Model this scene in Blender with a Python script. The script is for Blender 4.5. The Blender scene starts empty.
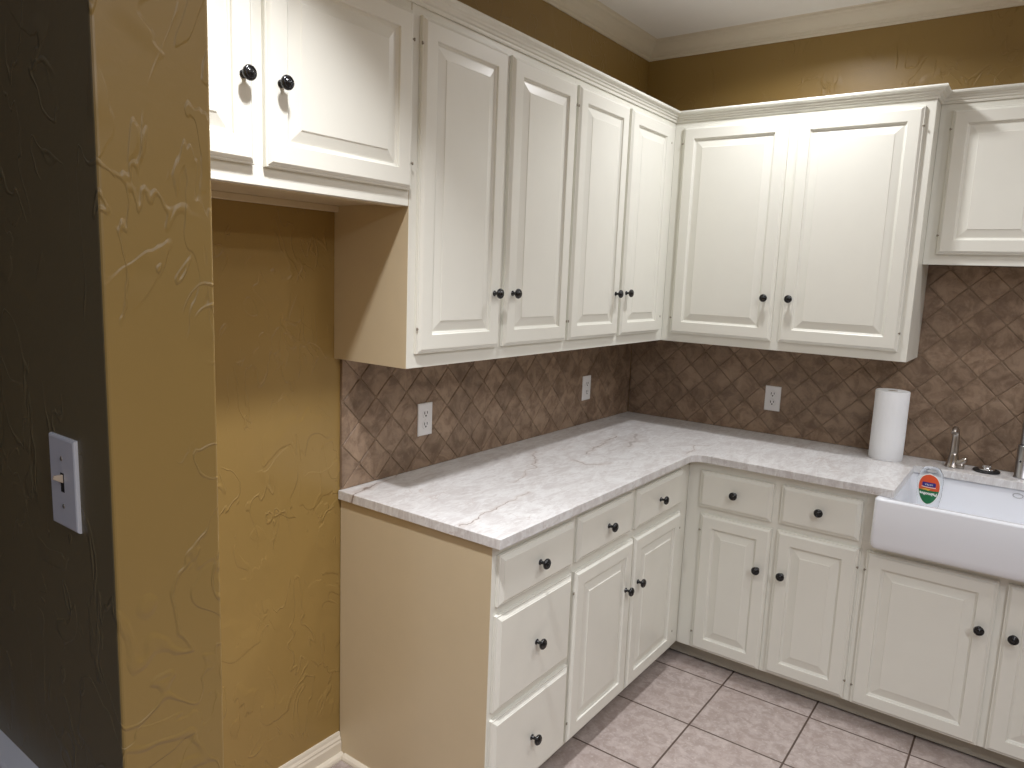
import bpy, bmesh, math, random
from mathutils import Vector, Matrix
R = random.Random(7)
sc = bpy.context.scene
COL = sc.collection

# ------------------------------------------------------------------ node helpers
def new_mat(name):
    m = bpy.data.materials.new(name); m.use_nodes = True
    nt = m.node_tree
    return m, nt, nt.nodes['Principled BSDF']
def nd(nt, typ, **kw):
    n = nt.nodes.new(typ)
    for k, v in kw.items():
        if k.startswith('i_'):
            key = k[2:]
            n.inputs[int(key) if key.isdigit() else key.replace('_', ' ')].default_value = v
        else: setattr(n, k, v)
    return n
def lk(nt, a, b): nt.links.new(a, b)
def mth(nt, op, a, b=None, clamp=False):
    n = nt.nodes.new('ShaderNodeMath'); n.operation = op; n.use_clamp = clamp
    for i, v in enumerate((a, b)):
        if v is None: continue
        if isinstance(v, (int, float)): n.inputs[i].default_value = v
        else: lk(nt, v, n.inputs[i])
    return n.outputs[0]
def noise(nt, vec, scale, detail=2, dist=0.0, rough=.5):
    n = nd(nt, 'ShaderNodeTexNoise'); n.inputs['Scale'].default_value = scale
    n.inputs['Detail'].default_value = detail; n.inputs['Distortion'].default_value = dist
    n.inputs['Roughness'].default_value = rough
    if vec is not None: lk(nt, vec, n.inputs['Vector'])
    return n.outputs['Fac']
def ss(nt, v, a, b, lo=0.0, hi=1.0):
    n = nd(nt, 'ShaderNodeMapRange', interpolation_type='SMOOTHSTEP')
    lk(nt, v, n.inputs['Value'])
    n.inputs['From Min'].default_value = a; n.inputs['From Max'].default_value = b
    n.inputs['To Min'].default_value = lo; n.inputs['To Max'].default_value = hi
    return n.outputs['Result']
def mixc(nt, f, a, b, blend='MIX'):
    n = nd(nt, 'ShaderNodeMix', data_type='RGBA', blend_type=blend)
    if isinstance(f, (int, float)): n.inputs[0].default_value = f
    else: lk(nt, f, n.inputs[0])
    for s, v in ((6, a), (7, b)):
        if isinstance(v, tuple): n.inputs[s].default_value = (*v[:3], 1)
        else: lk(nt, v, n.inputs[s])
    return n.outputs[2]
def pos(nt): return nd(nt, 'ShaderNodeNewGeometry').outputs['Position']
def bump(nt, bs, h, strength, dist):
    b = nd(nt, 'ShaderNodeBump'); b.inputs['Strength'].default_value = strength
    b.inputs['Distance'].default_value = dist
    lk(nt, h, b.inputs['Height']); lk(nt, b.outputs[0], bs.inputs['Normal'])
def mapping(nt, vec, loc=(0,0,0), rot=(0,0,0), scl=(1,1,1)):
    n = nd(nt, 'ShaderNodeMapping'); lk(nt, vec, n.inputs[0])
    n.inputs[1].default_value = loc; n.inputs[2].default_value = rot; n.inputs[3].default_value = scl
    return n.outputs[0]

# ------------------------------------------------------------------ materials
def plain(name, c, rough=.5, metal=0.0, spec=.5, var=.04, bscale=0, bstr=.1):
    m, nt, bs = new_mat(name)
    p = pos(nt)
    n = noise(nt, p, 14, 3)
    lk(nt, mixc(nt, n, tuple(x*(1-var) for x in c), tuple(min(1, x*(1+var)) for x in c)), bs.inputs['Base Color'])
    bs.inputs['Roughness'].default_value = rough; bs.inputs['Metallic'].default_value = metal
    bs.inputs['Specular IOR Level'].default_value = spec
    if bscale: bump(nt, bs, noise(nt, p, bscale, 3), bstr, .001)
    return m
M = {}
M['paint'] = plain('cabinet_paint', (.757, .752, .680), .33, var=.02, bscale=60, bstr=.12)
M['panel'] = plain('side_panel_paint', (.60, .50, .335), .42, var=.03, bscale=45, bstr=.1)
M['trim'] = plain('trim_paint', (.70, .64, .53), .4, var=.02)
M['ceiling'] = plain('ceiling_paint', (.86, .85, .83), .8, var=.02, bscale=90, bstr=.25)
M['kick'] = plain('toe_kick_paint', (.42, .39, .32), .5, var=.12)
M['black'] = plain('black_knob_finish', (.006, .006, .007), .22, var=.1)
M['blackrub'] = plain('black_rubber', (.01, .01, .01), .5)
M['dark'] = plain('dark_slot', (.02, .018, .016), .6)
M['hinge'] = plain('tarnished_hinge_metal', (.30, .27, .22), .35, metal=.6)

M['plate'] = plain('white_plastic', (.74, .73, .73), .35, var=.01)
M['ivory'] = plain('ivory_plastic', (.62, .50, .36), .4, var=.02)
M['fireclay'] = plain('white_fireclay', (.78, .80, .84), .12, var=.01)

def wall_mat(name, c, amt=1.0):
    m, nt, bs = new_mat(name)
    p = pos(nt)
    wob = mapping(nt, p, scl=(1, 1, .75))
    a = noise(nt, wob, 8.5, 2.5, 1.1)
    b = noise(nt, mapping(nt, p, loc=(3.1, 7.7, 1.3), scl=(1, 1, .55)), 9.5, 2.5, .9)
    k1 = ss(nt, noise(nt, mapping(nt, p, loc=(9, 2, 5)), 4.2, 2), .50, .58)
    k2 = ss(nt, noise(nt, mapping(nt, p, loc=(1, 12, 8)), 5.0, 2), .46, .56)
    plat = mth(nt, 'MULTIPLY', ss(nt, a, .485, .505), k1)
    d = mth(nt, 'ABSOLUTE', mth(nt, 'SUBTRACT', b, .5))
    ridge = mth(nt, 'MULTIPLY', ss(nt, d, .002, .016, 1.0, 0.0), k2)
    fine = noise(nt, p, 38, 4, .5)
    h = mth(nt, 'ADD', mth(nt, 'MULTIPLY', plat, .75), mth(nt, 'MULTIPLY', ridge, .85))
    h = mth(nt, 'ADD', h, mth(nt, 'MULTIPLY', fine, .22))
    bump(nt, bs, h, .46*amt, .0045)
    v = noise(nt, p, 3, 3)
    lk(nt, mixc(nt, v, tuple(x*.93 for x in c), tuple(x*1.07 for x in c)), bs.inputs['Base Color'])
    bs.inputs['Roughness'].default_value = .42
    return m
M['wall'] = wall_mat('tan_trowelled_wall', (.298, .193, .058))
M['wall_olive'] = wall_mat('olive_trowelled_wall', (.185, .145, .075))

def floor_mat():
    m, nt, bs = new_mat('ceramic_floor_tile')
    p = pos(nt)
    v = mapping(nt, p, loc=(-.849, .685, 0))
    br = nd(nt, 'ShaderNodeTexBrick', offset=0.0, squash=1.0)
    lk(nt, v, br.inputs['Vector'])
    br.inputs['Scale'].default_value = 1.0; br.inputs['Mortar Size'].default_value = .0038
    br.inputs['Mortar Smooth'].default_value = .3; br.inputs['Bias'].default_value = 0
    br.inputs['Brick Width'].default_value = .336; br.inputs['Row Height'].default_value = .336
    br.inputs['Color1'].default_value = (.94, .94, .94, 1); br.inputs['Color2'].default_value = (1, 1, 1, 1)
    br.inputs['Mortar'].default_value = (0.9, .9, .9, 1)
    n1 = noise(nt, p, 26, 6, .6, .65); n2 = noise(nt, p, 90, 4, .2, .6); n3 = noise(nt, p, 6, 3, .4)
    base = mixc(nt, ss(nt, n1, .36, .66), (.33, .272, .245), (.46, .395, .368))
    base = mixc(nt, ss(nt, n2, .52, .74, 0, .7), base, (.58, .51, .475))
    base = mixc(nt, ss(nt, n3, .4, .75, 0, .35), base, (.33, .26, .23))
    base = mixc(nt, 1.0, base, br.outputs['Color'], 'MULTIPLY')
    base = mixc(nt, br.outputs['Fac'], base, (.085, .058, .045))
    lk(nt, base, bs.inputs['Base Color'])
    h = mth(nt, 'ADD', mth(nt, 'MULTIPLY', br.outputs['Fac'], -1.0), mth(nt, 'MULTIPLY', n1, .25))
    bump(nt, bs, h, .5, .003)
    bs.inputs['Roughness'].default_value = .45
    return m
M['floor'] = floor_mat()

def vmath(nt, op, a, b=None, scale=None):
    n = nt.nodes.new('ShaderNodeVectorMath'); n.operation = op
    for k, v in enumerate((a, b)):
        if v is None: continue
        if isinstance(v, tuple): n.inputs[k].default_value = v
        else: lk(nt, v, n.inputs[k])
    if scale is not None:
        if isinstance(scale, (int, float)): n.inputs['Scale'].default_value = scale
        else: lk(nt, scale, n.inputs['Scale'])
    return n
VEINS = [([(.499, -1.921), (.472, -1.72), (.452, -1.544)], .0022, .80), ([(.352, -1.50), (.281, -1.266), (.163, -1.087)], .0020, .70),
         ([(.075, -1.96), (.041, -1.80), (.039, -1.72), (-.015, -1.662)], .0026, .85), ([(.324, -.971), (.267, -.682), (.251, -.586)], .0034, .75),
         ([(.345, -1.101), (.409, -1.115), (.463, -1.026)], .0045, .65), ([(.312, -.493), (.394, -.733)], .0075, .45), ([(.623, -.67), (.574, -.498), (.631, -.466)], .003, .6)]
def stone_mat():
    m, nt, bs = new_mat('quartzite')
    p = pos(nt)
    s1 = mapping(nt, p, rot=(0, 0, .35), scl=(2.6, 1.0, 1.0))
    n1 = noise(nt, s1, 7, 6, 1.6, .66)
    n2 = noise(nt, mapping(nt, p, rot=(0, 0, .5), scl=(3.0, 1, 1)), 26, 5, 1.0, .62)
    n3 = noise(nt, p, 120, 3, .3)
    base = mixc(nt, ss(nt, n1, .36, .64), (.60, .58, .57), (.735, .735, .73))
    base = mixc(nt, ss(nt, n2, .52, .70, 0, .5), base, (.84, .85, .85))
    base = mixc(nt, ss(nt, n2, .47, .34, 0, .55), base, (.52, .49, .475))
    base = mixc(nt, ss(nt, n3, .58, .75, 0, .3), base, (.56, .53, .51))
    # rusty clouds
    v2 = noise(nt, mapping(nt, p, loc=(8.3, .4, 0)), 10, 5, 1.2)
    d2 = mth(nt, 'ABSOLUTE', mth(nt, 'SUBTRACT', v2, .5))
    k2 = ss(nt, noise(nt, mapping(nt, p, loc=(2, 6, 0)), 5, 2), .57, .68)
    base = mixc(nt, mth(nt, 'MULTIPLY', mth(nt, 'MULTIPLY', ss(nt, d2, 0, .02, 1, 0), k2), .40), base, (.38, .27, .22))
    # long mineral veins that wander through the slab
    wn = nd(nt, 'ShaderNodeTexNoise'); wn.inputs['Scale'].default_value = 11; wn.inputs['Detail'].default_value = 5
    lk(nt, p, wn.inputs['Vector'])
    wob = vmath(nt, 'SCALE', vmath(nt, 'SUBTRACT', wn.outputs['Color'], (.5, .5, .5)).outputs[0], None, .085).outputs[0]
    q = vmath(nt, 'MULTIPLY', vmath(nt, 'ADD', p, wob).outputs[0], (1, 1, 0)).outputs[0]
    fade = ss(nt, noise(nt, p, 9, 3), .36, .54, .25, 1.0)
    for pts, w, a in VEINS:
        d = None
        for (x0, y0), (x1, y1) in zip(pts, pts[1:]):
            ba = (x1-x0, y1-y0, 0.0); L = ba[0]**2+ba[1]**2
            pa = vmath(nt, 'SUBTRACT', q, (x0, y0, 0.0)).outputs[0]
            h = mth(nt, 'MULTIPLY', vmath(nt, 'DOT_PRODUCT', pa, ba).outputs['Value'], 1/L, True)
            e = vmath(nt, 'SUBTRACT', pa, vmath(nt, 'SCALE', ba, None, h).outputs[0]).outputs[0]
            ln = vmath(nt, 'LENGTH', e).outputs['Value']
            d = ln if d is None else mth(nt, 'MINIMUM', d, ln)
        base = mixc(nt, mth(nt, 'MULTIPLY', ss(nt, d, .0, w*7, 1, 0), a*.33), base, (.47, .37, .31))
        base = mixc(nt, mth(nt, 'MULTIPLY', mth(nt, 'MULTIPLY', ss(nt, d, w*.35, w*1.3, 1, 0), fade), a), base, (.20, .15, .125))
    lk(nt, base, bs.inputs['Base Color'])
    bs.inputs['Roughness'].default_value = .28
    return m
M['stone'] = stone_mat()

def tile_mat():
    m, nt, bs = new_mat('tumbled_stone_tile')
    p = pos(nt)
    at = nd(nt, 'ShaderNodeAttribute', attribute_name='tile_tone')
    n1 = noise(nt, p, 16, 5, .7, .62); n2 = noise(nt, p, 70, 4, .3, .6)
    base = mixc(nt, ss(nt, n1, .32, .68), (.170, .110, .070), (.325, .232, .160))
    base = mixc(nt, ss(nt, n2, .5, .75, 0, .4), base, (.33, .255, .19))
    pit = ss(nt, noise(nt, p, 120, 3), .70, .76)
    base = mixc(nt, mth(nt, 'MULTIPLY', pit, .6), base, (.09, .055, .035))
    tone = mixc(nt, at.outputs['Fac'], (.86, .845, .83), (1.12, 1.11, 1.10))
    lk(nt, mixc(nt, 1.0, base, tone, 'MULTIPLY'), bs.inputs['Base Color'])
    bump(nt, bs, mth(nt, 'SUBTRACT', mth(nt, 'MULTIPLY', n1, .6), pit), .35, .002)
    bs.inputs['Roughness'].default_value = .5
    return m
M['tile'] = tile_mat()
M['grout'] = plain('tan_grout', (.225, .16, .107), .85, var=.2)

def brushed(name, c, rough):
    m, nt, bs = new_mat(name)
    p = mapping(nt, pos(nt), scl=(1, 1, 14))
    n = noise(nt, p, 60, 3)
    lk(nt, mixc(nt, n, tuple(x*.85 for x in c), c), bs.inputs['Base Color'])
    bs.inputs['Metallic'].default_value = 1; bs.inputs['Roughness'].default_value = rough
    return m
M['nickel'] = brushed('brushed_nickel', (.50, .46, .42), .28)
M['steel'] = brushed('stainless_steel', (.46, .46, .47), .3)
M['chrome'] = brushed('chrome', (.75, .75, .76), .1)

def paper_mat():
    m, nt, bs = new_mat('paper_towel')
    p = pos(nt)
    vo = nd(nt, 'ShaderNodeTexVoronoi'); vo.inputs['Scale'].default_value = 130; lk(nt, p, vo.inputs['Vector'])
    bump(nt, bs, vo.outputs['Distance'], .25, .001)
    n = noise(nt, p, 20, 2)
    lk(nt, mixc(nt, n, (.88, .90, .93), (.93, .95, .96)), bs.inputs['Base Color'])
    bs.inputs['Roughness'].default_value = .9
    return m
M['paper'] = paper_mat()
M['card'] = plain('cardboard', (.36, .28, .20), .9)
def clear_mat():
    m, nt, bs = new_mat('clear_plastic')
    n = noise(nt, pos(nt), 8, 2)
    lk(nt, mixc(nt, n, (.93, .96, .96), (.97, .98, .98)), bs.inputs['Base Color'])
    bs.inputs['Transmission Weight'].default_value = 1; bs.inputs['IOR'].default_value = 1.12
    bs.inputs['Roughness'].default_value = .04
    return m
M['clear'] = clear_mat()
M['lab_red'] = plain('label_red_orange', (.70, .095, .03), .35, var=.15)
M['lab_green'] = plain('label_green', (.005, .16, .05), .35, var=.05)
M['lab_blue'] = plain('label_blue', (.03, .02, .22), .35)
M['lab_white'] = plain('label_white', (.85, .86, .82), .4)
M['lab_yellow'] = plain('label_yellow', (.75, .55, .05), .4)

# ------------------------------------------------------------------ mesh builder
class MB:
    def __init__(s): s.v = []; s.f = []; s.sm = []; s.tone = None
    def add(s, vs, fs, smooth=False):
        o = len(s.v); s.v += [tuple(v) for v in vs]
        for f in fs: s.f.append(tuple(i+o for i in f)); s.sm.append(smooth)
    def box(s, x0, x1, y0, y1, z0, z1):
        x0, x1 = sorted((x0, x1)); y0, y1 = sorted((y0, y1)); z0, z1 = sorted((z0, z1))
        v = [(x0,y0,z0),(x1,y0,z0),(x1,y1,z0),(x0,y1,z0),(x0,y0,z1),(x1,y0,z1),(x1,y1,z1),(x0,y1,z1)]
        s.add(v, [(0,3,2,1),(4,5,6,7),(0,1,5,4),(1,2,6,5),(2,3,7,6),(3,0,4,7)])
        return s
    def loops(s, T, u0, u1, v0, v1, prof):
        """nested rectangles: prof = [(inset, w)]; T maps (u, v, w) to the room"""
        vs = []; fs = []
        for (i, w) in prof:
            vs += [T(u0+i, v0+i, w), T(u1-i, v0+i, w), T(u1-i, v1-i, w), T(u0+i, v1-i, w)]
        n = len(prof)
        for k in range(n-1):
            for j in range(4):
                a = 4*k+j; b = 4*k+(j+1) % 4
                fs.append((a, b, b+4, a+4))
        fs.append((3, 2, 1, 0)); e = 4*(n-1); fs.append((e, e+1, e+2, e+3))
        s.add(vs, fs); return s
    def lathe(s, T, prof, seg=24, smooth=True, sx=1.0, sy=1.0):
        """T maps (a, b, h); prof = [(r, h)]"""
        vs = []; fs = []; n = len(prof)
        for (r, h) in prof:
            for k in range(seg):
                t = 2*math.pi*k/seg
                vs.append(T(r*sx*math.cos(t), r*sy*math.sin(t), h))
        for i in range(n-1):
            for k in range(seg):
                a = i*seg+k; b = i*seg+(k+1) % seg
                fs.append((a, b, b+seg, a+seg))
        fs.append(tuple(range(seg))[::-1]); fs.append(tuple(range((n-1)*seg, n*seg)))
        s.add(vs, fs, smooth); return s
    def tube(s, pts, rad, seg=16):
        pts = [Vector(p) for p in pts]; n = len(pts); vs = []; fs = []
        rads = rad if isinstance(rad, (list, tuple)) else [rad]*n
        t0 = (pts[1]-pts[0]).normalized()
        up = Vector((0, 0, 1)) if abs(t0.z) < .9 else Vector((1, 0, 0))
        a = t0.cross(up).normalized()
        for i in range(n):
            t = (pts[min(i+1, n-1)]-pts[max(i-1, 0)]).normalized()
            a = (a - t*a.dot(t)).normalized(); b = t.cross(a)
            for k in range(seg):
                q = 2*math.pi*k/seg
                vs.append(pts[i]+(a*math.cos(q)+b*math.sin(q))*rads[i])
        for i in range(n-1):
            for k in range(seg):
                x = i*seg+k; y = i*seg+(k+1) % seg
                fs.append((x, y, y+seg, x+seg))
        fs.append(tuple(range(seg))[::-1]); fs.append(tuple(range((n-1)*seg, n*seg)))
        s.add(vs, fs, True); return s
    def sweep(s, path, prof, closed=False):
        """profile [(out, z)] (closed polygon) along a 2-D path, outward = right of travel"""
        P = [Vector(p) for p in path]; n = len(P); m = len(prof); vs = []; fs = []
        nr = []
        for i in range(n-1):
            d = (P[i+1]-P[i]).normalized(); nr.append(Vector((d.y, -d.x)))
        for i in range(n):
            if i == 0: q = nr[0]
            elif i == n-1: q = nr[-1]
            else:
                q = (nr[i-1]+nr[i]); q = q/(1+nr[i-1].dot(nr[i]))
            for (o, z) in prof: vs.append((P[i].x+q.x*o, P[i].y+q.y*o, z))
        for i in range(n-1):
            for k in range(m):
                a = i*m+k; b = i*m+(k+1) % m
                fs.append((a, b, b+m, a+m))
        fs.append(tuple(range(m))[::-1]); fs.append(tuple(range((n-1)*m, n*m)))
        s.add(vs, fs); return s
    def prism(s, poly, z0, z1):
        n = len(poly)
        vs = [(x, y, z0) for x, y in poly]+[(x, y, z1) for x, y in poly]
        fs = [tuple(range(n))[::-1], tuple(range(n, 2*n))]
        for k in range(n):
            b = (k+1) % n; fs.append((k, b, b+n, k+n))
        s.add(vs, fs); return s
    def build(s, name, mat, parent=None, bev=0, seg=2, org=None, recalc=True, ang=35):
        o_ = Vector(org) if org is not None else (parent_org(parent) if parent else Vector((0, 0, 0)))
        me = bpy.data.meshes.new(name)
        me.from_pydata([Vector(v)-o_ for v in s.v], [], s.f)
        if recalc:
            bm = bmesh.new(); bm.from_mesh(me)
            bmesh.ops.recalc_face_normals(bm, faces=bm.faces); bm.to_mesh(me); bm.free()
        if any(s.sm):
            for p, q in zip(me.polygons, s.sm): p.use_smooth = q and len(p.vertices) == 4
        me.materials.append(mat)
        ob = bpy.data.objects.new(name, me); COL.objects.link(ob)
        if parent is not None:
            ob.parent = parent; ob.location = o_ - parent_org(parent); ORG[ob.name] = o_
        else:
            ob.location = o_; ORG[ob.name] = o_
        if bev:
            b = ob.modifiers.new('edge', 'BEVEL'); b.width = bev; b.segments = seg
            b.limit_method = 'ANGLE'; b.angle_limit = math.radians(ang)
        return ob
ORG = {}
def parent_org(p): return ORG[p.name]
def thing(name, label, cat, loc, group=None):
    o = bpy.data.objects.new(name, None); COL.objects.link(o)
    o.location = loc; o.empty_display_size = .05; ORG[o.name] = Vector(loc)
    return tag(o, label, cat, group)
def tag(o, label, cat, group=None):
    o['label'] = label; o['category'] = cat
    if group: o['group'] = group
    return o
def struct(o): o['kind'] = 'structure'; return o
def lab(o, t): o['label'] = t; return o

# wall-run frames: T(u, v, w): u along the run, v = height, w = distance out of the wall
def TL(u, v, w): return (w, u, v)
def TB(u, v, w): return (u, -w, v)
def shift(T, d): return lambda u, v, w: T(u, v, w+d)
def boxT(mb, T, u0, u1, v0, v1, w0, w1):
    a = T(u0, v0, w0); b = T(u1, v1, w1)
    return mb.box(a[0], b[0], a[1], b[1], a[2], b[2])

# ------------------------------------------------------------------ setting
HC = 2.74
struct(MB().box(-3, 4.5, -7, .12, -.1, 0).build('floor', M['floor']))
struct(MB().box(-3.12, 4.62, -7.12, .12, HC, HC+.1).build('ceiling', M['ceiling']))
struct(MB().box(-.12, 0, -2.905, 0, 0, HC).build('wall_left', M['wall']))
struct(MB().box(-.12, 4.62, 0, .12, 0, HC).build('wall_back', M['wall']))
wp = struct(MB().box(-3.0, .9, -3.0375, -2.905, 0, HC).build('wall_partition', M['wall'], bev=.004, seg=3))
wp.data.materials.append(M['wall_olive'])          # darker olive tone on the faces toward -y
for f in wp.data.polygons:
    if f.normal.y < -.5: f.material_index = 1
struct(MB().box(4.5, 4.62, -7.12, 0, 0, HC).build('wall_right', M['wall']))
struct(MB().box(-3.12, 4.5, -7.12, -7, 0, HC).build('wall_front', M['wall']))
struct(MB().box(-3.12, -3.0, -7, .12, 0, HC).build('wall_far', M['wall']))

# room crown along the kitchen walls (outward = right of travel)
cr = [(0, HC-.078), (.008, HC-.078), (.011, HC-.073), (.011, HC-.066), (.016, HC-.062), (.018, HC-.055),
      (.026, HC-.048), (.040, HC-.030), (.052, HC-.020), (.060, HC-.016), (.064, HC-.010), (.064, HC-.004), (.070, HC), (0, HC)]
struct(MB().sweep([(0, -2.91), (0, 0), (4.5, 0)], cr).build('trim_1', M['trim']))
# chair rail on the dark side of the partition wall (travel towards -x so that right is... -y)
rail = [(0, .79), (.006, .79), (.010, .797), (.010, .812), (.018, .822), (.020, .838), (.014, .846), (.024, .858), (.030, .868), (.030, .876), (.026, .880), (0, .880)]
struct(MB().sweep([(-3.0, -3.0375), (.895, -3.0375)], rail).build('trim_2', M['plate']))
bb = [(0, 0), (.014, 0), (.014, .052), (.011, .058), (.011, .064), (.007, .072), (.006, .080), (.004, .086), (0, .086)]
struct(MB().sweep([(0, -2.91), (0, -1.9380)], bb).build('baseboard_left', M['trim']))
shoe = [(0, 0), (.016, 0), (.016, .006), (.013, .013), (.007, .018), (0, .019)]
struct(MB().sweep([(.014, -2.91), (.014, -1.9380)], shoe).build('trim_3', M['trim']))
struct(MB().sweep([(.030, -1.9370), (.56, -1.9370)], shoe).build('trim_4', M['trim']))

# ------------------------------------------------------------------ cabinet parts
DT = .019
DOOR = [(0, .0004), (0, .0105), (.0015, .0125), (.0045, .0125), (.0055, .0140), (.0105, .0180), (.0125, DT), (.0520, DT), (.0535, .0178),
        (.0550, .0135), (.0585, .0118), (.0605, .0098), (.0640, .0098), (.0900, .0160), (.0915, .0175), (.0925, .0178)]
DRAW = [(0, .0004), (0, .0090), (.0015, .0110), (.0050, .0110), (.0060, .0125), (.0130, .0172), (.0145, .0172), (.0160, DT)]
KNOB = [(.0088, 0), (.0088, .0022), (.0058, .0045), (.0048, .0085), (.0048, .0135), (.0070, .0170), (.0125, .0185), (.0155, .0210),
        (.0162, .0240), (.0152, .0272), (.0128, .0294), (.0108, .0300), (.0098, .0288), (.0088, .0288), (.0078, .0305), (.0050, .0322), (.0010, .0326)]
def knob(parent, T, u, v, d):
    return MB().lathe(lambda a, b, h: T(u+a, v+b, d+DT-.0006+h), KNOB, 28).build('knob', M['black'], parent, org=T(u, v, d+DT))
def hinge(parent, T, u, v, d, side):
    mb = MB()
    mb.lathe(lambda a, b, h: T(u+side*.0022+a, v+h-.0035, d+.0136+b), [(.0008, -.0012), (.0024, 0), (.0024, .007), (.0008, .0082)], 10)
    boxT(mb, T, u-.0005 if side < 0 else u-.004, u+.004 if side < 0 else u+.0005, v-.002, v+.002, d+.0118, d+.0132)
    return mb.build('hinge', M['hinge'], parent, org=T(u, v, d))
def door(parent, T, d, u0, u1, v0, v1, ku=None, kv=None, hs=0):
    o = MB().loops(shift(T, d), u0, u1, v0, v1, DOOR).build('door', M['paint'], parent, org=T((u0+u1)/2, v0, d))
    if ku is not None: knob(o, T, ku, kv, d)
    if hs:
        hu = u0 if hs < 0 else u1
        for hv in (v0+.07, v1-.07): hinge(o, T, hu, hv, d, hs)
    return o
def drawer(parent, T, d, u0, u1, v0, v1, ku, kv):
    o = MB().loops(shift(T, d), u0, u1, v0, v1, DRAW).build('drawer', M['paint'], parent, org=T((u0+u1)/2, v0, d))
    knob(o, T, ku, kv, d); return o
def face_frame(parent, T, d, u0, u1, v0, v1, stiles, rails):
    """stiles: [(u0,u1)], rails: [(v0,v1)] as one flat frame"""
    mb = MB(); th = .019
    us = sorted({u0, u1, *[x for s in stiles for x in s]}); vs = sorted({v0, v1, *[x for s in rails for x in s]})
    def solid(u, v): return any(a < u < b for a, b in stiles) or any(a < v < b for a, b in rails)
    idx = {}; V = []; F = []
    def vid(i, j, k):
        if (i, j, k) not in idx: idx[(i, j, k)] = len(V); V.append(T(us[i], vs[j], d-(th if k else 0)))
        return idx[(i, j, k)]
    nu, nv = len(us)-1, len(vs)-1
    S = [[solid((us[i]+us[i+1])/2, (vs[j]+vs[j+1])/2) for j in range(nv)] for i in range(nu)]
    g = lambda i, j: 0 <= i < nu and 0 <= j < nv and S[i][j]
    for i in range(nu):
        for j in range(nv):
            if not S[i][j]: continue
            for k in (0, 1): F.append(tuple(vid(a, b, k) for a, b in ((i, j), (i+1, j), (i+1, j+1), (i, j+1))))
            for (di, dj, e) in ((-1, 0, ((i, j), (i, j+1))), (1, 0, ((i+1, j), (i+1, j+1))), (0, -1, ((i, j), (i+1, j))), (0, 1, ((i, j+1), (i+1, j+1)))):
                if not g(i+di, j+dj):
                    (a, b) = e; F.append((vid(*a, 0), vid(*b, 0), vid(*b, 1), vid(*a, 1)))
    mb.add(V, F)
    return mb.build('face_frame', M['paint'], parent, bev=.0012, seg=1)

# ------------------------------------------------------------------ base cabinets
BD = .610; ZT = .884; KZ = .077; KD = .562
# drawer bank, left run
c = thing('base_cabinet', 'cream three-drawer base cabinet at the open end of the counter, beside the empty alcove', 'cabinet', (.3, -1.73, 0), 'base cabinets under the counter')
MB().box(.004, BD-.019, -1.9350, -1.525, KZ, ZT).box(.004, KD-.03, -1.9350, -1.525, 0, KZ).build('carcass', M['paint'], c)
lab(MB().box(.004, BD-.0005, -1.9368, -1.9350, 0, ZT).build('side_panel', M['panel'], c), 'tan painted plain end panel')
face_frame(c, TL, BD, -1.9365, -1.525, KZ, ZT, [(-1.9365, -1.902), (-1.56, -1.525)], [(KZ, .11), (.36, .41), (.67, .715), (.84, ZT)])
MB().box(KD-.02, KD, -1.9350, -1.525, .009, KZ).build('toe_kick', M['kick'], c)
drawer(c, TL, BD, -1.917, -1.535, .708, .855, -1.729, .783)
drawer(c, TL, BD, -1.922, -1.533, .397, .682, -1.729, .536)
drawer(c, TL, BD, -1.926, -1.530, .091, .373, -1.731, .230)
# two-door corner unit, left run
c = thing('base_cabinet', 'cream base cabinet with two drawers over two tall doors, between drawer bank and inside corner', 'cabinet', (.3, -1.0, 0), 'base cabinets under the counter')
MB().box(.004, BD-.019, -1.525, -.004, KZ, ZT).box(.004, KD-.03, -1.525, -.004, 0, KZ).build('carcass', M['paint'], c)
face_frame(c, TL, BD, -1.525, -.591, KZ, ZT, [(-1.525, -1.49), (-1.14, -1.08), (-.74, -.591)], [(KZ, .11), (.67, .72), (.84, ZT)])
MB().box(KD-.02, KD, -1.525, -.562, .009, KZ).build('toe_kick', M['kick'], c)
drawer(c, TL, BD, -1.511, -1.139, .711, .857, -1.319, .784)
drawer(c, TL, BD, -1.103, -.703, .711, .857, -.916, .783)
door(c, TL, BD, -1.517, -1.117, .092, .681, -1.164, .503, -1)
door(c, TL, BD, -1.106, -.700, .092, .681, -1.069, .504, 1)
# back run
c = thing('base_cabinet', 'cream base cabinet with two drawers over two doors, between inside corner and white sink', 'cabinet', (.95, -.3, 0), 'base cabinets under the counter')
MB().box(BD+.001, 1.285, -BD+.019, -.004, KZ, ZT).box(BD+.001, 1.285, -KD+.03, -.004, 0, KZ).build('carcass', M['paint'], c)
face_frame(c, TB, BD, BD+.0005, 1.285, KZ, ZT, [(BD+.0005, .70), (.945, 1.0), (1.25, 1.285)], [(KZ, .11), (.65, .71), (.83, ZT)])
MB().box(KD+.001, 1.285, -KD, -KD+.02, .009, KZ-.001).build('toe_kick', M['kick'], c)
drawer(c, TB, BD, .667, .960, .695, .847, .814, .773)
drawer(c, TB, BD, .990, 1.274, .698, .850, 1.134, .778)
door(c, TB, BD, .680, .966, .083, .667, .927, .496, -1)
door(c, TB, BD, .988, 1.279, .088, .671, 1.021, .498, 1)
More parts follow.
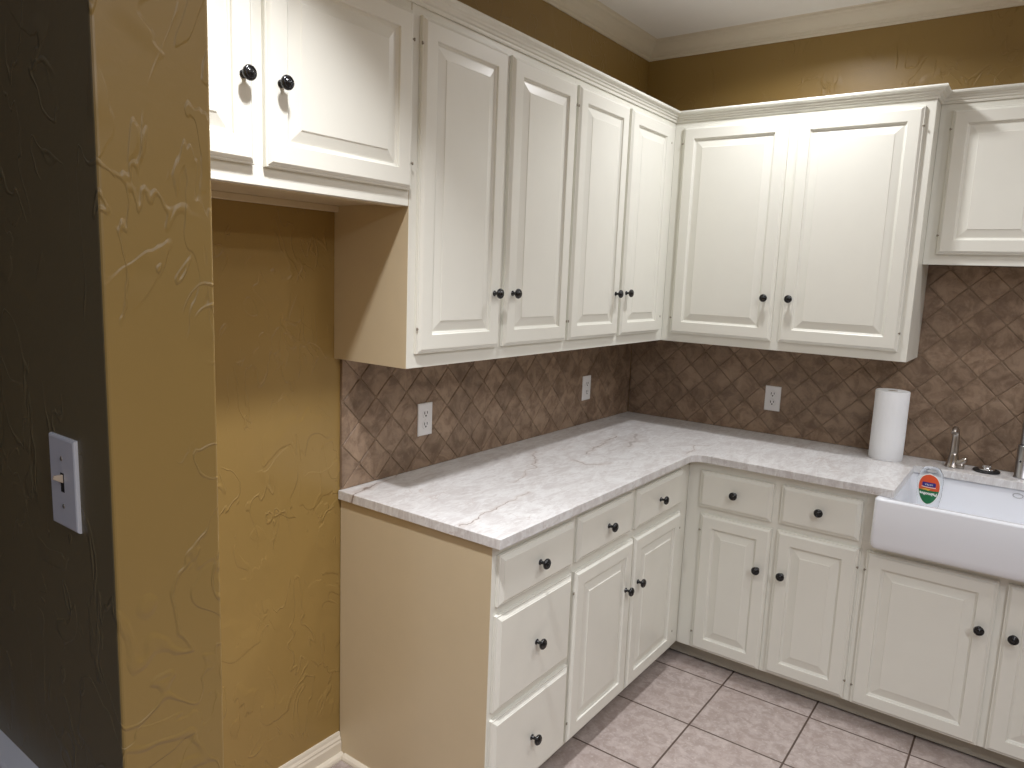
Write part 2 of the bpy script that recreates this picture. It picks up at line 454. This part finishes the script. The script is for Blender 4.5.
# sink base
c = thing('base_cabinet', 'cream sink base cabinet with two wide doors under the white apron sink', 'cabinet', (1.72, -.3, 0), 'base cabinets under the counter')
MB().box(1.285, 2.150, -BD+.019, -.004, KZ, .60).box(1.285, 2.150, -KD+.03, -.004, 0, KZ)\
    .box(1.285, 1.300, -BD+.019, -.004, .60, ZT).box(2.135, 2.150, -BD+.019, -.004, .60, ZT).build('carcass', M['paint'], c)
face_frame(c, TB, BD, 1.285, 2.150, KZ, .700, [(1.285, 1.34), (1.69, 1.745), (2.095, 2.15)], [(KZ, .11), (.64, .700)])
MB().box(1.285, 1.316, -BD, -BD+.019, .700, ZT).build('stile', M['paint'], c)
MB().box(2.122, 2.150, -BD, -BD+.019, .700, ZT).build('stile', M['paint'], c)
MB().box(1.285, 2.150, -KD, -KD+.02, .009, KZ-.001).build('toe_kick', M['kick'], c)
door(c, TB, BD, 1.305, 1.705, .082, .670, 1.668, .497, -1)
door(c, TB, BD, 1.730, 2.130, .082, .670, 1.763, .497, 1)

# ------------------------------------------------------------------ wall cabinets
UD = .303; UB_ = 1.331; UT = 2.30
def upper(label, loc): return thing('wall_cabinet', label, 'cabinet', loc, 'wall cabinets')
c = upper('white wall cabinet over the empty refrigerator alcove, two short doors', (.15, -2.43, 1.775))
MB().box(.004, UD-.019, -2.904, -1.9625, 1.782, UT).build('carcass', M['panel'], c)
MB().box(.002, .022, -2.904, -1.9625, 1.764, 1.782).build('back_cleat', M['panel'], c, bev=.002)
MB().box(UD-.045, UD-.0195, -2.904, -1.9625, 1.773, 1.782).build('front_cleat', M['panel'], c, bev=.002)
face_frame(c, TL, UD, -2.904, -1.9625, 1.775, UT, [(-2.904, -2.87), (-2.46, -2.40), (-2.0, -1.9625)], [(1.775, 1.84), (2.25, UT)])
door(c, TL, UD, -2.897, -2.444, 1.816, 2.268, -2.474, 1.994, 0)
door(c, TL, UD, -2.416, -1.966, 1.816, 2.268, -2.381, 1.995, 1)
c = upper('tall white wall cabinet with two doors, first in the row right of the alcove', (.15, -1.55, UB_))
MB().box(.014, UD-.019, -1.9595, -1.1475, UB_+.004, UT).build('carcass', M['paint'], c)
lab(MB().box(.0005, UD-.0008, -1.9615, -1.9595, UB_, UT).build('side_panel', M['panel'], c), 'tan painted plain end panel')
face_frame(c, TL, UD, -1.9612, -1.1475, UB_, UT, [(-1.9612, -1.915), (-1.57, -1.52), (-1.165, -1.1475)], [(UB_, 1.39), (2.25, UT)])
door(c, TL, UD, -1.932, -1.557, 1.372, 2.268, -1.594, 1.543, -1)
door(c, TL, UD, -1.533, -1.154, 1.372, 2.268, -1.498, 1.543, 1)
c = upper('tall white wall cabinet with two narrow doors, left-hand wall next to the corner', (.15, -.75, UB_))
MB().box(.014, UD-.019, -1.1475, -.014, UB_+.004, UT).build('carcass', M['paint'], c)
face_frame(c, TL, UD, -1.1475, -.285, UB_, UT, [(-1.1475, -1.10), (-.775, -.72), (-.40, -.285)], [(UB_, 1.39), (2.25, UT)])
door(c, TL, UD, -1.137, -.760, 1.372, 2.268, -.800, 1.543, -1)
door(c, TL, UD, -.737, -.362, 1.372, 2.268, -.710, 1.546, 1)
c = upper('tall white wall cabinet with two wide doors on the back wall above the paper towels', (.81, -.15, UB_))
MB().box(UD+.0005, 1.3125, -UD+.019, -.014, UB_+.004, UT).build('carcass', M['paint'], c)
MB().box(1.3125, 1.314, -UD+.0008, -.0125, UB_, UT).build('side_panel', M['paint'], c)
face_frame(c, TB, UD, UD+.0005, 1.3138, UB_, UT, [(UD+.0005, .38), (.785, .85), (1.26, 1.3138)], [(UB_, 1.39), (2.25, UT)])
door(c, TB, UD, .349, .801, 1.369, 2.268, .766, 1.547, -1)
door(c, TB, UD, .832, 1.281, 1.369, 2.268, .867, 1.548, 1)
c = upper('short shallow white wall cabinet over the sink, set back from its taller neighbour', (1.72, -.1, 1.703))
OD = .193
MB().box(1.3145, 2.12, -OD+.019, -.014, 1.709, UT).build('carcass', M['paint'], c)
face_frame(c, TB, OD, 1.3145, 2.12, 1.703, UT, [(1.3145, 1.39), (1.69, 1.745), (2.05, 2.12)], [(1.703, 1.76), (2.25, UT)])
door(c, TB, OD, 1.356, 1.704, 1.742, 2.268, None, None, -1)
door(c, TB, OD, 1.731, 2.080, 1.742, 2.268, None, None, 1)
# moulding along the cabinet tops
cc = [(.0004, 2.291), (.005, 2.291), (.007, 2.296), (.007, 2.300), (.012, 2.303), (.014, 2.309), (.019, 2.312), (.021, 2.318), (.026, 2.321), (.032, 2.324), (.0335, 2.329), (.031, 2.334), (.0004, 2.334)]
o = MB().sweep([(UD, -2.903), (UD, -UD), (1.314, -UD), (1.314, -OD), (2.12, -OD)], cc).build('crown_moulding', M['paint'], org=(UD, -UD, 2.291))
tag(o, 'white stepped crown moulding running along the tops of the wall cabinets', 'moulding')
# light rail lip under the alcove cabinet
# ------------------------------------------------------------------ worktop
arc = []
r = .05; D = .6424
for k in range(9):
    t = math.pi - (math.pi/2)*k/8
    arc.append((D+r+r*math.cos(t), -D-r+r*math.sin(t)))
# concave corner: path comes up the left run (x = D) and turns along the back run (y = -D)
poly = [(.003, -1.9465), (D, -1.9465)] + arc + [(1.366, -D), (1.3715, -D+.006), (1.3715, -.172), (2.065, -.172), (2.065, -D+.006), (2.07, -D), (2.15, -D), (2.15, -.003), (.003, -.003)]
o = MB().prism(poly, .8845, .914).build('worktop', M['stone'], org=(.3, -.3, .8845), bev=.0018, seg=2)
tag(o, 'L-shaped veined white stone worktop across the base cabinets', 'worktop')

# ------------------------------------------------------------------ backsplash
def clip(poly, u0, u1, v0, v1):
    def cut(pl, ax, val, keep):
        out = []
        for i in range(len(pl)):
            a, b = pl[i], pl[(i+1) % len(pl)]
            ia, ib = keep(a[ax], val), keep(b[ax], val)
            if ia: out.append(a)
            if ia != ib:
                t = (val-a[ax])/(b[ax]-a[ax]); out.append((a[0]+t*(b[0]-a[0]), a[1]+t*(b[1]-a[1])))
        return out
    ge = lambda x, v: x >= v; le = lambda x, v: x <= v
    for ax, v, k in ((0, u0, ge), (0, u1, le), (1, v0, ge), (1, v1, le)):
        if len(poly) < 3: return []
        poly = cut(poly, ax, v, k)
    return poly
def backsplash(name, T, u0, u1, v0, v1, uc, vc, h, skip):
    V = []; F = []; tone = []
    g = .0013
    for i in range(-60, 60):
        for j in range(-30, 30):
            if (i+j) % 2: continue
            cu, cv = uc+i*h, vc+(j+1)*h            # tile centre sits one half diagonal above a vertex
            if cu < u0-h or cu > u1+h or cv < v0-h or cv > v1+h or skip(cu, cv): continue
            q = h-g*1.414
            jt = lambda: R.uniform(-.0010, .0010)
            # softly worn outline
            pl = []
            cor = [(q, 0), (0, q), (-q, 0), (0, -q)]
            for k in range(4):
                a, b = cor[k], cor[(k+1) % 4]; p = cor[k-1]
                c0 = R.uniform(.03, .07)
                pl.append((cu+a[0]+(p[0]-a[0])*c0+jt(), cv+a[1]+(p[1]-a[1])*c0+jt()))
                pl.append((cu+a[0]+(b[0]-a[0])*c0+jt(), cv+a[1]+(b[1]-a[1])*c0+jt()))
                pl.append((cu+(a[0]+b[0])/2+jt(), cv+(a[1]+b[1])/2+jt()))
            pl = clip(pl, u0, u1, v0, v1)
            if len(pl) < 3: continue
            mu = sum(p[0] for p in pl)/len(pl); mv = sum(p[1] for p in pl)/len(pl)
            top = .0098+R.uniform(-.0006, .0006); o = len(V); n = len(pl)
            def ring(s, w): 
                return [T(mu+(p[0]-mu)*s, mv+(p[1]-mv)*s, w) for p in pl]
            V += ring(1, .003)+ring(.995, top-.0022)+ring(.97, top-.0005)+ring(.93, top)
            tn = R.random()
            for L in range(3):
                for k in range(n):
                    b = (k+1) % n
                    F.append((o+L*n+k, o+L*n+b, o+L*n+n+b, o+L*n+n+k)); tone.append(tn)
            F.append(tuple(o+3*n+k for k in range(n))); tone.append(tn)
    root = thing(name, '', '', T((u0+u1)/2, v0, .004))
    mb = MB(); mb.add(V, F)
    ob = mb.build('tile_field', M['tile'], root, recalc=False)
    at = ob.data.attributes.new('tile_tone', 'FLOAT', 'FACE')
    at.data.foreach_set('value', tone)
    bm = bmesh.new(); bm.from_mesh(ob.data); bmesh.ops.recalc_face_normals(bm, faces=bm.faces); bm.to_mesh(ob.data); bm.free()
    boxT(MB(), T, u0, u1, v0, v1, .0005, .0068).build('grout_bed', M['grout'], root)
    return root
o = backsplash('backsplash', TL, -1.938, -.0105, .9145, 1.3325, -1.797, 1.055, .0697, lambda u, v: False)
tag(o, 'brown diamond-laid stone tile backsplash on the wall beside the alcove', 'backsplash')
o = backsplash('backsplash', TB, .0105, 2.15, .9145, 1.707, 1.463, 1.342, .0703, lambda u, v: (u < 1.22 and v > 1.42))
tag(o, 'brown diamond-laid stone tile backsplash behind the sink and paper towels', 'backsplash')

# ------------------------------------------------------------------ outlets and switch
def outlet(T, u, v, label):
    t = thing('wall_outlet', label, 'outlet', T(u, v, .0095), 'wall outlets on the backsplash')
    d = shift(T, .0095)
    lab_ = MB().loops(d, u-.0355, u+.0355, v-.0575, v+.0575, [(0, 0), (0, .003), (.0012, .0045), (.004, .0055)]).build('cover_plate', M['plate'], t)
    for s in (-1, 1):
        cv = v+s*.0195
        rc = MB().lathe(lambda a, b, h: d(u+max(-.0145, min(.0145, a)), cv+b, .0054+h), [(.0165, 0), (.0165, .0012), (.0155, .0018)], 28, smooth=False).build('receptacle', M['plate'], t)
        e = .0072
        for (x0, x1, z0, z1) in ((-.0082, -.0050, -.0015, .0090), (.0050, .0080, .0000, .0090)):
            boxT(MB(), d, u+x0, u+x1, cv+z0, cv+z1, e-.001, e+.0003).build('slot', M['dark'], rc)
        MB().lathe(lambda a, b, h: d(u+a, cv-.0065+b, e-.001+h), [(.0034, 0), (.0034, .0013)], 12, smooth=False).build('ground_hole', M['dark'], rc)
    MB().lathe(lambda a, b, h: d(u+a, v+b, .005+h), [(.0028, 0), (.0028, .001), (.0018, .0016)], 14).build('screw', M['plate'], t)
    return t
outlet(TL, -1.566, 1.090, 'white duplex outlet on the tile nearest the open end of the counter')
outlet(TL, -.457, 1.087, 'white duplex outlet on the left-hand tile wall near the inside corner')
outlet(TB, .747, 1.083, 'white duplex outlet on the back tile wall between corner and paper towels')

t = thing('light_switch', 'white toggle switch plate on the dark wall face', 'switch', (.786, -3.04, 1.332))
TS = lambda u, v, w: (u, -3.0372-w, v)
MB().loops(TS, .751, .821, 1.2745, 1.389, [(0, 0), (0, .0022), (.0012, .0042), (.0032, .0050)]).build('cover_plate', M['plate'], t)
lab(boxT(MB(), TS, .7815, .7905, 1.320, 1.344, .004, .0053).build('toggle_slot', M['dark'], t), 'dark slot')
tg = MB()
tg.add([TS(.7832, 1.331, .004), TS(.7888, 1.331, .004), TS(.7888, 1.342, .004), TS(.7832, 1.342, .004),
        TS(.7842, 1.338, .016), TS(.7878, 1.338, .016), TS(.7878, 1.3425, .0145), TS(.7842, 1.3425, .0145)],
       [(3,2,1,0),(4,5,6,7),(0,1,5,4),(1,2,6,5),(2,3,7,6),(3,0,4,7)])
lab(tg.build('toggle', M['ivory'], t, bev=.001), 'ivory toggle lever')
for z in (1.362, 1.302):
    MB().lathe(lambda a, b, h: TS(.786+a, z+b, .0047+h), [(.0030, 0), (.0030, .0008), (.0018, .0014)], 14).build('screw', M['hinge'], t)

# ------------------------------------------------------------------ sink
SX0, SX1, SY0, SY1, SZ = 1.317, 2.118, -.680, -.128, .8838
def rrect(x0, x1, y0, y1, rad, seg=5):
    out = []
    for (cx, cy, a0) in ((x1-rad, y1-rad, 0), (x0+rad, y1-rad, 90), (x0+rad, y0+rad, 180), (x1-rad, y0+rad, 270)):
        for k in range(seg+1):
            t = math.radians(a0+90*k/seg); out.append((cx+rad*math.cos(t), cy+rad*math.sin(t)))
    return out
t = thing('apron_sink', 'white farmhouse sink with a deep front apron, set into the worktop', 'sink', ((SX0+SX1)/2, -.4, .70))
IN = (1.362, 2.075, -.648, -.165)
rings = []
def rg(x0, x1, y0, y1, rad, z): rings.append([(x, y, z) for x, y in rrect(x0, x1, y0, y1, rad)])
rg(SX0+.02, SX1-.02, SY0+.02, SY1-.02, .012, .7005)
rg(SX0+.008, SX1-.008, SY0+.006, SY1-.008, .016, .703)
rg(SX0+.001, SX1-.001, SY0+.001, SY1-.001, .018, .712)
rg(SX0, SX1, SY0, SY1, .018, .730)
rg(SX0, SX1, SY0, SY1, .018, SZ-.008)
rg(SX0+.002, SX1-.002, SY0+.002, SY1-.002, .017, SZ-.0025)
rg(SX0+.008, SX1-.008, SY0+.008, SY1-.008, .014, SZ)
rg(IN[0]-.006, IN[1]+.006, IN[2]-.006, IN[3]+.006, .03, SZ)
rg(IN[0]-.001, IN[1]+.001, IN[2]-.001, IN[3]+.001, .026, SZ-.004)
rg(IN[0], IN[1], IN[2], IN[3], .025, SZ-.012)
rg(IN[0]+.008, IN[1]-.008, IN[2]+.008, IN[3]-.008, .035, .722)
rg(IN[0]+.014, IN[1]-.014, IN[2]+.014, IN[3]-.014, .04, .712)
rg(IN[0]+.03, IN[1]-.03, IN[2]+.03, IN[3]-.03, .045, .7075)
mb = MB(); n = len(rings[0])
V = [p for r_ in rings for p in r_]; F = []
for i in range(len(rings)-1):
    for k in range(n):
        b = (k+1) % n; F.append((i*n+k, i*n+b, i*n+n+b, i*n+n+k))
F.append(tuple(range(n))[::-1]); F.append(tuple((len(rings)-1)*n+k for k in range(n)))
mb.add(V, F, True)
mb.build('basin', M['fireclay'], t)
MB().lathe(lambda a, b, h: (1.718+a, -.40+b, .7078+h), [(.043, 0), (.043, .002), (.036, .003), (.034, -.0002), (.01, -.0002)], 28).build('drain', M['steel'], t)
ov = MB()
pts = [(1.718+.016*math.cos(a*math.pi/12), -.1665, .861+.008*math.sin(a*math.pi/12)) for a in range(25)]
ov.tube(pts, .0013, 6)
lab(ov.build('overflow_ring', M['steel'], t), 'thin oval grey overflow ring')

# ------------------------------------------------------------------ things on the worktop
ZC = .9142
t = thing('paper_towel_roll', 'upright white paper towel roll standing on the worktop left of the sink', 'paper towel', (1.256, -.128, ZC))
mb = MB()
prof = [(.020, .0), (.062, .0), (.0635, .002), (.0637, .10), (.0633, .20), (.0637, .280), (.062, .2825), (.020, .2825), (.020, .05), (.020, .0)]
seg = 40; V = []; F = []
for (r_, h) in prof[:-1]:
    for k in range(seg):
        a = 2*math.pi*k/seg; rr = r_*(1+.006*math.sin(3*a+h*9)) if r_ > .03 else r_
        V.append((1.256+rr*math.cos(a), -.128+rr*math.sin(a), ZC+h))
m_ = len(prof)-1
for i in range(m_):
    for k in range(seg):
        b = (k+1) % seg; F.append((i*seg+k, i*seg+b, ((i+1) % m_)*seg+b, ((i+1) % m_)*seg+k))
mb.add(V, F, True); o = mb.build('paper', M['paper'], t)
o.modifiers.new('e', 'EDGE_SPLIT').split_angle = math.radians(50)
mb = MB(); V = []; F = []
for (r_, h) in ((.0198, .001), (.0198, .281), (.0186, .281), (.0186, .001)):
    for k in range(24):
        a = 2*math.pi*k/24; V.append((1.256+r_*math.cos(a), -.128+r_*math.sin(a), ZC+h))
for i in range(4):
    for k in range(24):
        b = (k+1) % 24; F.append((i*24+k, i*24+b, ((i+1) % 4)*24+b, ((i+1) % 4)*24+k))
mb.add(V, F, True); lab(mb.build('core_tube', M['card'], t), 'brown cardboard core')
# small bell-based filter tap
fx, fy = 1.492, -.086
t = thing('sink_tap', 'small brushed nickel tap with curved spout and bell base, behind the sink', 'tap', (fx, fy, ZC))
Tz = lambda a, b, h: (fx+a, fy+b, ZC+h)
MB().lathe(Tz, [(.028, 0), (.028, .004), (.0255, .007), (.0215, .018), (.0180, .036), (.0165, .050), (.0150, .056), (.011, .058)], 28).build('base', M['nickel'], t)
sp = []
for k in range(9): sp.append((fx, fy, ZC+.052+.070*k/8))
for k in range(1, 13):
    a = math.pi*k/12*.80
    sp.append((fx-.004*k/12, fy-.030+.030*math.cos(a), ZC+.122+.036*math.sin(a)))
MB().tube(sp, [.0148-.0018*k/8 for k in range(9)]+[.0130-.0030*k/12 for k in range(1, 13)], 16).build('spout', M['nickel'], t)
lv = MB().tube([(fx+.010, fy-.006, ZC+.016), (fx+.026, fy-.010, ZC+.022), (fx+.038, fy-.012, ZC+.034), (fx+.043, fy-.013, ZC+.046)], [.014, .0125, .010, .008], 16)
lv.lathe(lambda a, b, h: (fx+.030+a, fy-.010+b, ZC+h), [(.0125, 0), (.0115, .010), (.0105, .026)], 18)
lv.build('lever', M['nickel'], t)
# basket strainer lying behind the sink
bx, by = 1.606, -.078
t = thing('sink_stopper', 'black rubber rimmed sink stopper with steel knob lying behind the sink', 'stopper', (bx, by, ZC))
Tz2 = lambda a, b, h: (bx+a, by+b, ZC+h)
lab(MB().lathe(Tz2, [(.036, 0), (.044, .001), (.0465, .004), (.045, .0075), (.036, .0095), (.030, .010)], 32).build('rubber_rim', M['blackrub'], t), 'black rubber rim')
lab(MB().lathe(Tz2, [(.028, .0085), (.028, .012), (.022, .0135), (.017, .0135), (.0155, .020), (.017, .024), (.015, .027), (.006, .028)], 28).build('knob', M['chrome'], t), 'shiny steel centre knob')
# main faucet at the frame's edge
mx, my = 1.722, -.085
t = thing('kitchen_faucet', 'thick stainless kitchen faucet column behind the sink', 'faucet', (mx, my, ZC))
Tm = lambda a, b, h: (mx+a, my+b, ZC+h)
MB().lathe(Tm, [(.030, 0), (.030, .004), (.0275, .006), (.0275, .122), (.0265, .125), (.022, .126)], 32).build('body', M['steel'], t)
MB().lathe(lambda a, b, h: (mx-.012+a, my-.0240-h, ZC+.066+b), [(.0042, 0), (.0042, .0012), (.003, .002)], 14).build('button', M['blackrub'], t)
sp = [(mx, my, ZC+.122+.20*k/8) for k in range(9)]
for k in range(1, 15):
    a = math.pi*k/14
    sp.append((mx+.5*(.085-.085*math.cos(a)), my-.866*(.085-.085*math.cos(a)), ZC+.322+.085*math.sin(a)))
ex, ey, ez = sp[-1]
sp += [(ex, ey, ez-.04), (ex, ey, ez-.09)]
MB().tube(sp, [.0215]*9+[.0205-.005*min(1, k/6) for k in range(1, 15)]+[.018, .019], 20).build('spout', M['steel'], t)
MB().tube([(mx+.026, my, ZC+.085), (mx+.055, my, ZC+.10), (mx+.10, my, ZC+.135)], [.010, .008, .006], 14).build('handle', M['steel'], t)

# ------------------------------------------------------------------ dish soap bottle upside down in the sink
px, py, pz = 1.449, -.350, .7078
ang = math.radians(-4)
t = thing('soap_bottle', 'clear plastic dish soap bottle with red and green oval label, upside down in the sink', 'bottle', (px, py, pz))
BH = .247
def half_w(h):            # h up from the cap
    K = [(0, .018), (.018, .018), (.022, .014), (.034, .014), (.045, .020), (.075, .0285), (.11, .0365), (.15, .0415), (.19, .0425), (.222, .0385), (.240, .030), (.247, .020)]
    for (a, x), (b, y) in zip(K, K[1:]):
        if h <= b:
            q = (h-a)/(b-a); q = q*q*(3-2*q); return x+(y-x)*q
    return K[-1][1]
def half_d(h): return half_w(h)*(.62 if h > .05 else 1.0-.38*max(0, (h-.034))/.016 if h > .034 else 1.0)
def bpnt(a, b, h):
    return (px+a*math.cos(ang)-b*math.sin(ang), py+a*math.sin(ang)+b*math.cos(ang), pz+h)
def surf(a, h, off=.0008):
    w, d = half_w(h), half_d(h)
    k = max(0.0, 1-min(1, abs(a)/w)**2)
    return bpnt(a, -d*math.sqrt(k)-off, h)
def bottle_rings(hs, shrink=0):
    mb = MB(); V = []; F = []; seg = 36
    for h in hs:
        for k in range(seg):
            a = 2*math.pi*k/seg
            V.append(bpnt((half_w(h)-shrink)*math.cos(a), (half_d(h)-shrink)*math.sin(a), h))
    for i in range(len(hs)-1):
        for k in range(seg):
            b = (k+1) % seg; F.append((i*seg+k, i*seg+b, i*seg+seg+b, i*seg+seg+k))
    F.append(tuple(range(seg))[::-1]); F.append(tuple((len(hs)-1)*seg+k for k in range(seg)))
    mb.add(V, F, True); return mb
bottle_rings([.0215+(BH-.0215)*k/40 for k in range(41)]).build('body', M['clear'], t)
lab(bottle_rings([0, .003, .009, .016, .021]).build('cap', M['lab_white'], t), 'white cap')
LC, LA, LB = .167, .0365, .0600      # label centre height, half width, half height
def in_shape(x, y, s=1.0):           # egg: narrower at the bottom
    return (x/(LA*s*(1+.16*y/LB)))**2+(y/(LB*s))**2 <= 1
def edge_x(y, s=1.0): return LA*s*(1+.16*y/LB)*math.sqrt(max(0, 1-(y/(LB*s))**2))
def band(y0, y1, s, off, nx=12, ny=16):
    mb = MB(); V = []; F = []
    for j in range(ny+1):
        y = y0+(y1-y0)*j/ny; e = edge_x(y, s)
        for i in range(nx+1):
            x = -e+2*e*i/nx
            V.append(surf(x, LC+y, off))
    for j in range(ny):
        for i in range(nx):
            a = j*(nx+1)+i; F.append((a, a+1, a+nx+2, a+nx+1))
    mb.add(V, F, True); return mb
band(-LB*.998, LB*.998, 1.0, .0006).build('label', M['lab_white'], t)
LBL = bpy.data.objects['label']
s_ = .93
lab(band(-.004, LB*s_*.998, s_, .0011).build('label_panel', M['lab_red'], LBL), 'red-orange upper half')
lab(band(-LB*s_*.998, -.004, s_, .0012).build('label_panel', M['lab_green'], LBL), 'green lower half')
def wrap(bm, off, mat, name):
    """cut a flat outline finely, then lay it on the bottle's front"""
    bmesh.ops.triangulate(bm, faces=bm.faces[:])
    for _ in range(5):
        es = [e for e in bm.edges if e.calc_length() > .0028]
        if not es: break
        bmesh.ops.subdivide_edges(bm, edges=es, cuts=1)
        bmesh.ops.triangulate(bm, faces=bm.faces[:])
    bm.verts.index_update()
    V = [surf(v.co.x, LC+v.co.y, off) for v in bm.verts]
    F = [tuple(v.index for v in f.verts) for f in bm.faces]
    bm.free(); mb = MB(); mb.add(V, F); return mb.build(name, mat, LBL, recalc=False)
def patch(poly, off, mat, name):
    bm = bmesh.new(); bm.faces.new([bm.verts.new((x, y, 0)) for x, y in poly])
    return wrap(bm, off, mat, name)
pill = []
for (sx, sy, a0) in ((1, 1, 0), (-1, 1, 90), (-1, -1, 180), (1, -1, 270)):
    for k in range(6):
        a = math.radians(a0+18*k); pill.append((sx*.0175+.005*math.cos(a), .0185+sy*.0030+.005*math.sin(a)))
patch(pill, .0016, M['lab_blue'], 'label_badge')
patch([(-.024, .0075), (.023, .0065), (.023, .0090), (-.024, .0100)], .0016, M['lab_white'], 'label_stripe')
patch([(-.026, -.003), (-.008, .003), (.0, .0005), (.010, .003), (.004, -.001), (.0, -.006), (-.006, -.002)], .0017, M['lab_yellow'], 'label_sprig')
def lettering(txt, size, cx, cy, flip, off, mat, bold=0):
    cu = bpy.data.curves.new('lettering', 'FONT'); cu.body = txt; cu.size = size
    cu.align_x = 'CENTER'; cu.align_y = 'CENTER'; cu.offset = bold; cu.resolution_u = 3
    to = bpy.data.objects.new('tmp_text', cu); COL.objects.link(to)
    dg = bpy.context.evaluated_depsgraph_get(); dg.update()
    me = bpy.data.meshes.new_from_object(to.evaluated_get(dg))
    bpy.data.objects.remove(to)
    sg = -1 if flip else 1
    bm = bmesh.new(); bm.from_mesh(me); bpy.data.meshes.remove(me)
    bmesh.ops.remove_doubles(bm, verts=bm.verts[:], dist=1e-6)
    for v in bm.verts: v.co = Vector((cx+sg*v.co.x, cy+sg*v.co.y, 0))
    return wrap(bm, off, mat, 'lettering')
lettering('Palmolive', .0150, 0, -.0170, True, .0019, M['lab_white'], .0006)
lettering('ULTRA', .0085, 0, .0185, True, .0022, M['lab_white'], .0001)

# ------------------------------------------------------------------ lamps
def lamp(name, loc, power, col, rad=.055, spread=180):
    l = bpy.data.lights.new(name, 'AREA'); l.shape = 'DISK'; l.size = rad*2; l.energy = power; l.color = col
    l.spread = math.radians(spread)
    o = bpy.data.objects.new(name, l); COL.objects.link(o); o.location = loc
    return o
WHITE = (1.0, 1.0, 1.03)
Z = HC-.003
lamp('ceiling_or_fill_light', (.82, -2.56, Z), 14.3, WHITE, spread=94)
lamp('ceiling_or_fill_light', (.88, -.67, Z), 9.4, WHITE, spread=150)
lamp('ceiling_or_fill_light', (2.5, -2.55, Z), 10, WHITE, .08, spread=150)
lamp('ceiling_or_fill_light', (2.5, -.80, Z), 9.5, WHITE, .08, spread=160)
lamp('ceiling_or_fill_light', (1.9, -1.6, Z), 6, WHITE, .15, spread=160)  # added soft fill over the middle of the kitchen, not a known fixture
lamp('ceiling_or_fill_light', (3.45, -3.3, Z), 35, (.97, 1.0, 1.07), .10, spread=170)  # added unseen fill lamp that brightens the cabinet fronts
lamp('ceiling_or_fill_light', (1.9, -4.6, Z), 8, (.72, .95, 1.45), .10, spread=170)   # added cool fill in the adjoining room, no known fixture
w = bpy.data.worlds.new('world'); sc.world = w; w.use_nodes = True
w.node_tree.nodes['Background'].inputs[0].default_value = (.5, .6, .8, 1); w.node_tree.nodes['Background'].inputs[1].default_value = .02

# ------------------------------------------------------------------ camera
cd = bpy.data.cameras.new('camera'); cam = bpy.data.objects.new('camera', cd); COL.objects.link(cam)
F_, CX, CY, CZ, YAW, PIT, ROL = 727.93, 1.7294, -3.4155, 1.6046, .6291, -.1497, .0394
cy, sy, cp, sp_ = math.cos(YAW), math.sin(YAW), math.cos(PIT), math.sin(PIT)
f = Vector((-sy*cp, cy*cp, sp_)); r0 = Vector((cy, sy, 0)); u0 = r0.cross(f)
r1 = r0*math.cos(ROL)+u0*math.sin(ROL); u1 = -r0*math.sin(ROL)+u0*math.cos(ROL)
mt = Matrix((( r1.x, u1.x, -f.x, CX), (r1.y, u1.y, -f.y, CY), (r1.z, u1.z, -f.z, CZ), (0, 0, 0, 1)))
cam.matrix_world = mt
cd.sensor_fit = 'HORIZONTAL'; cd.sensor_width = 36; cd.lens = F_/1024*36; cd.clip_start = .02
sc.camera = cam
vs = sc.view_settings
vs.view_transform = 'Standard'; vs.look = 'None'; vs.gamma = 1; vs.exposure = 0.10; vs.use_curve_mapping = False
sc.cycles.max_bounces = 10; sc.cycles.diffuse_bounces = 6; sc.cycles.use_denoising = True
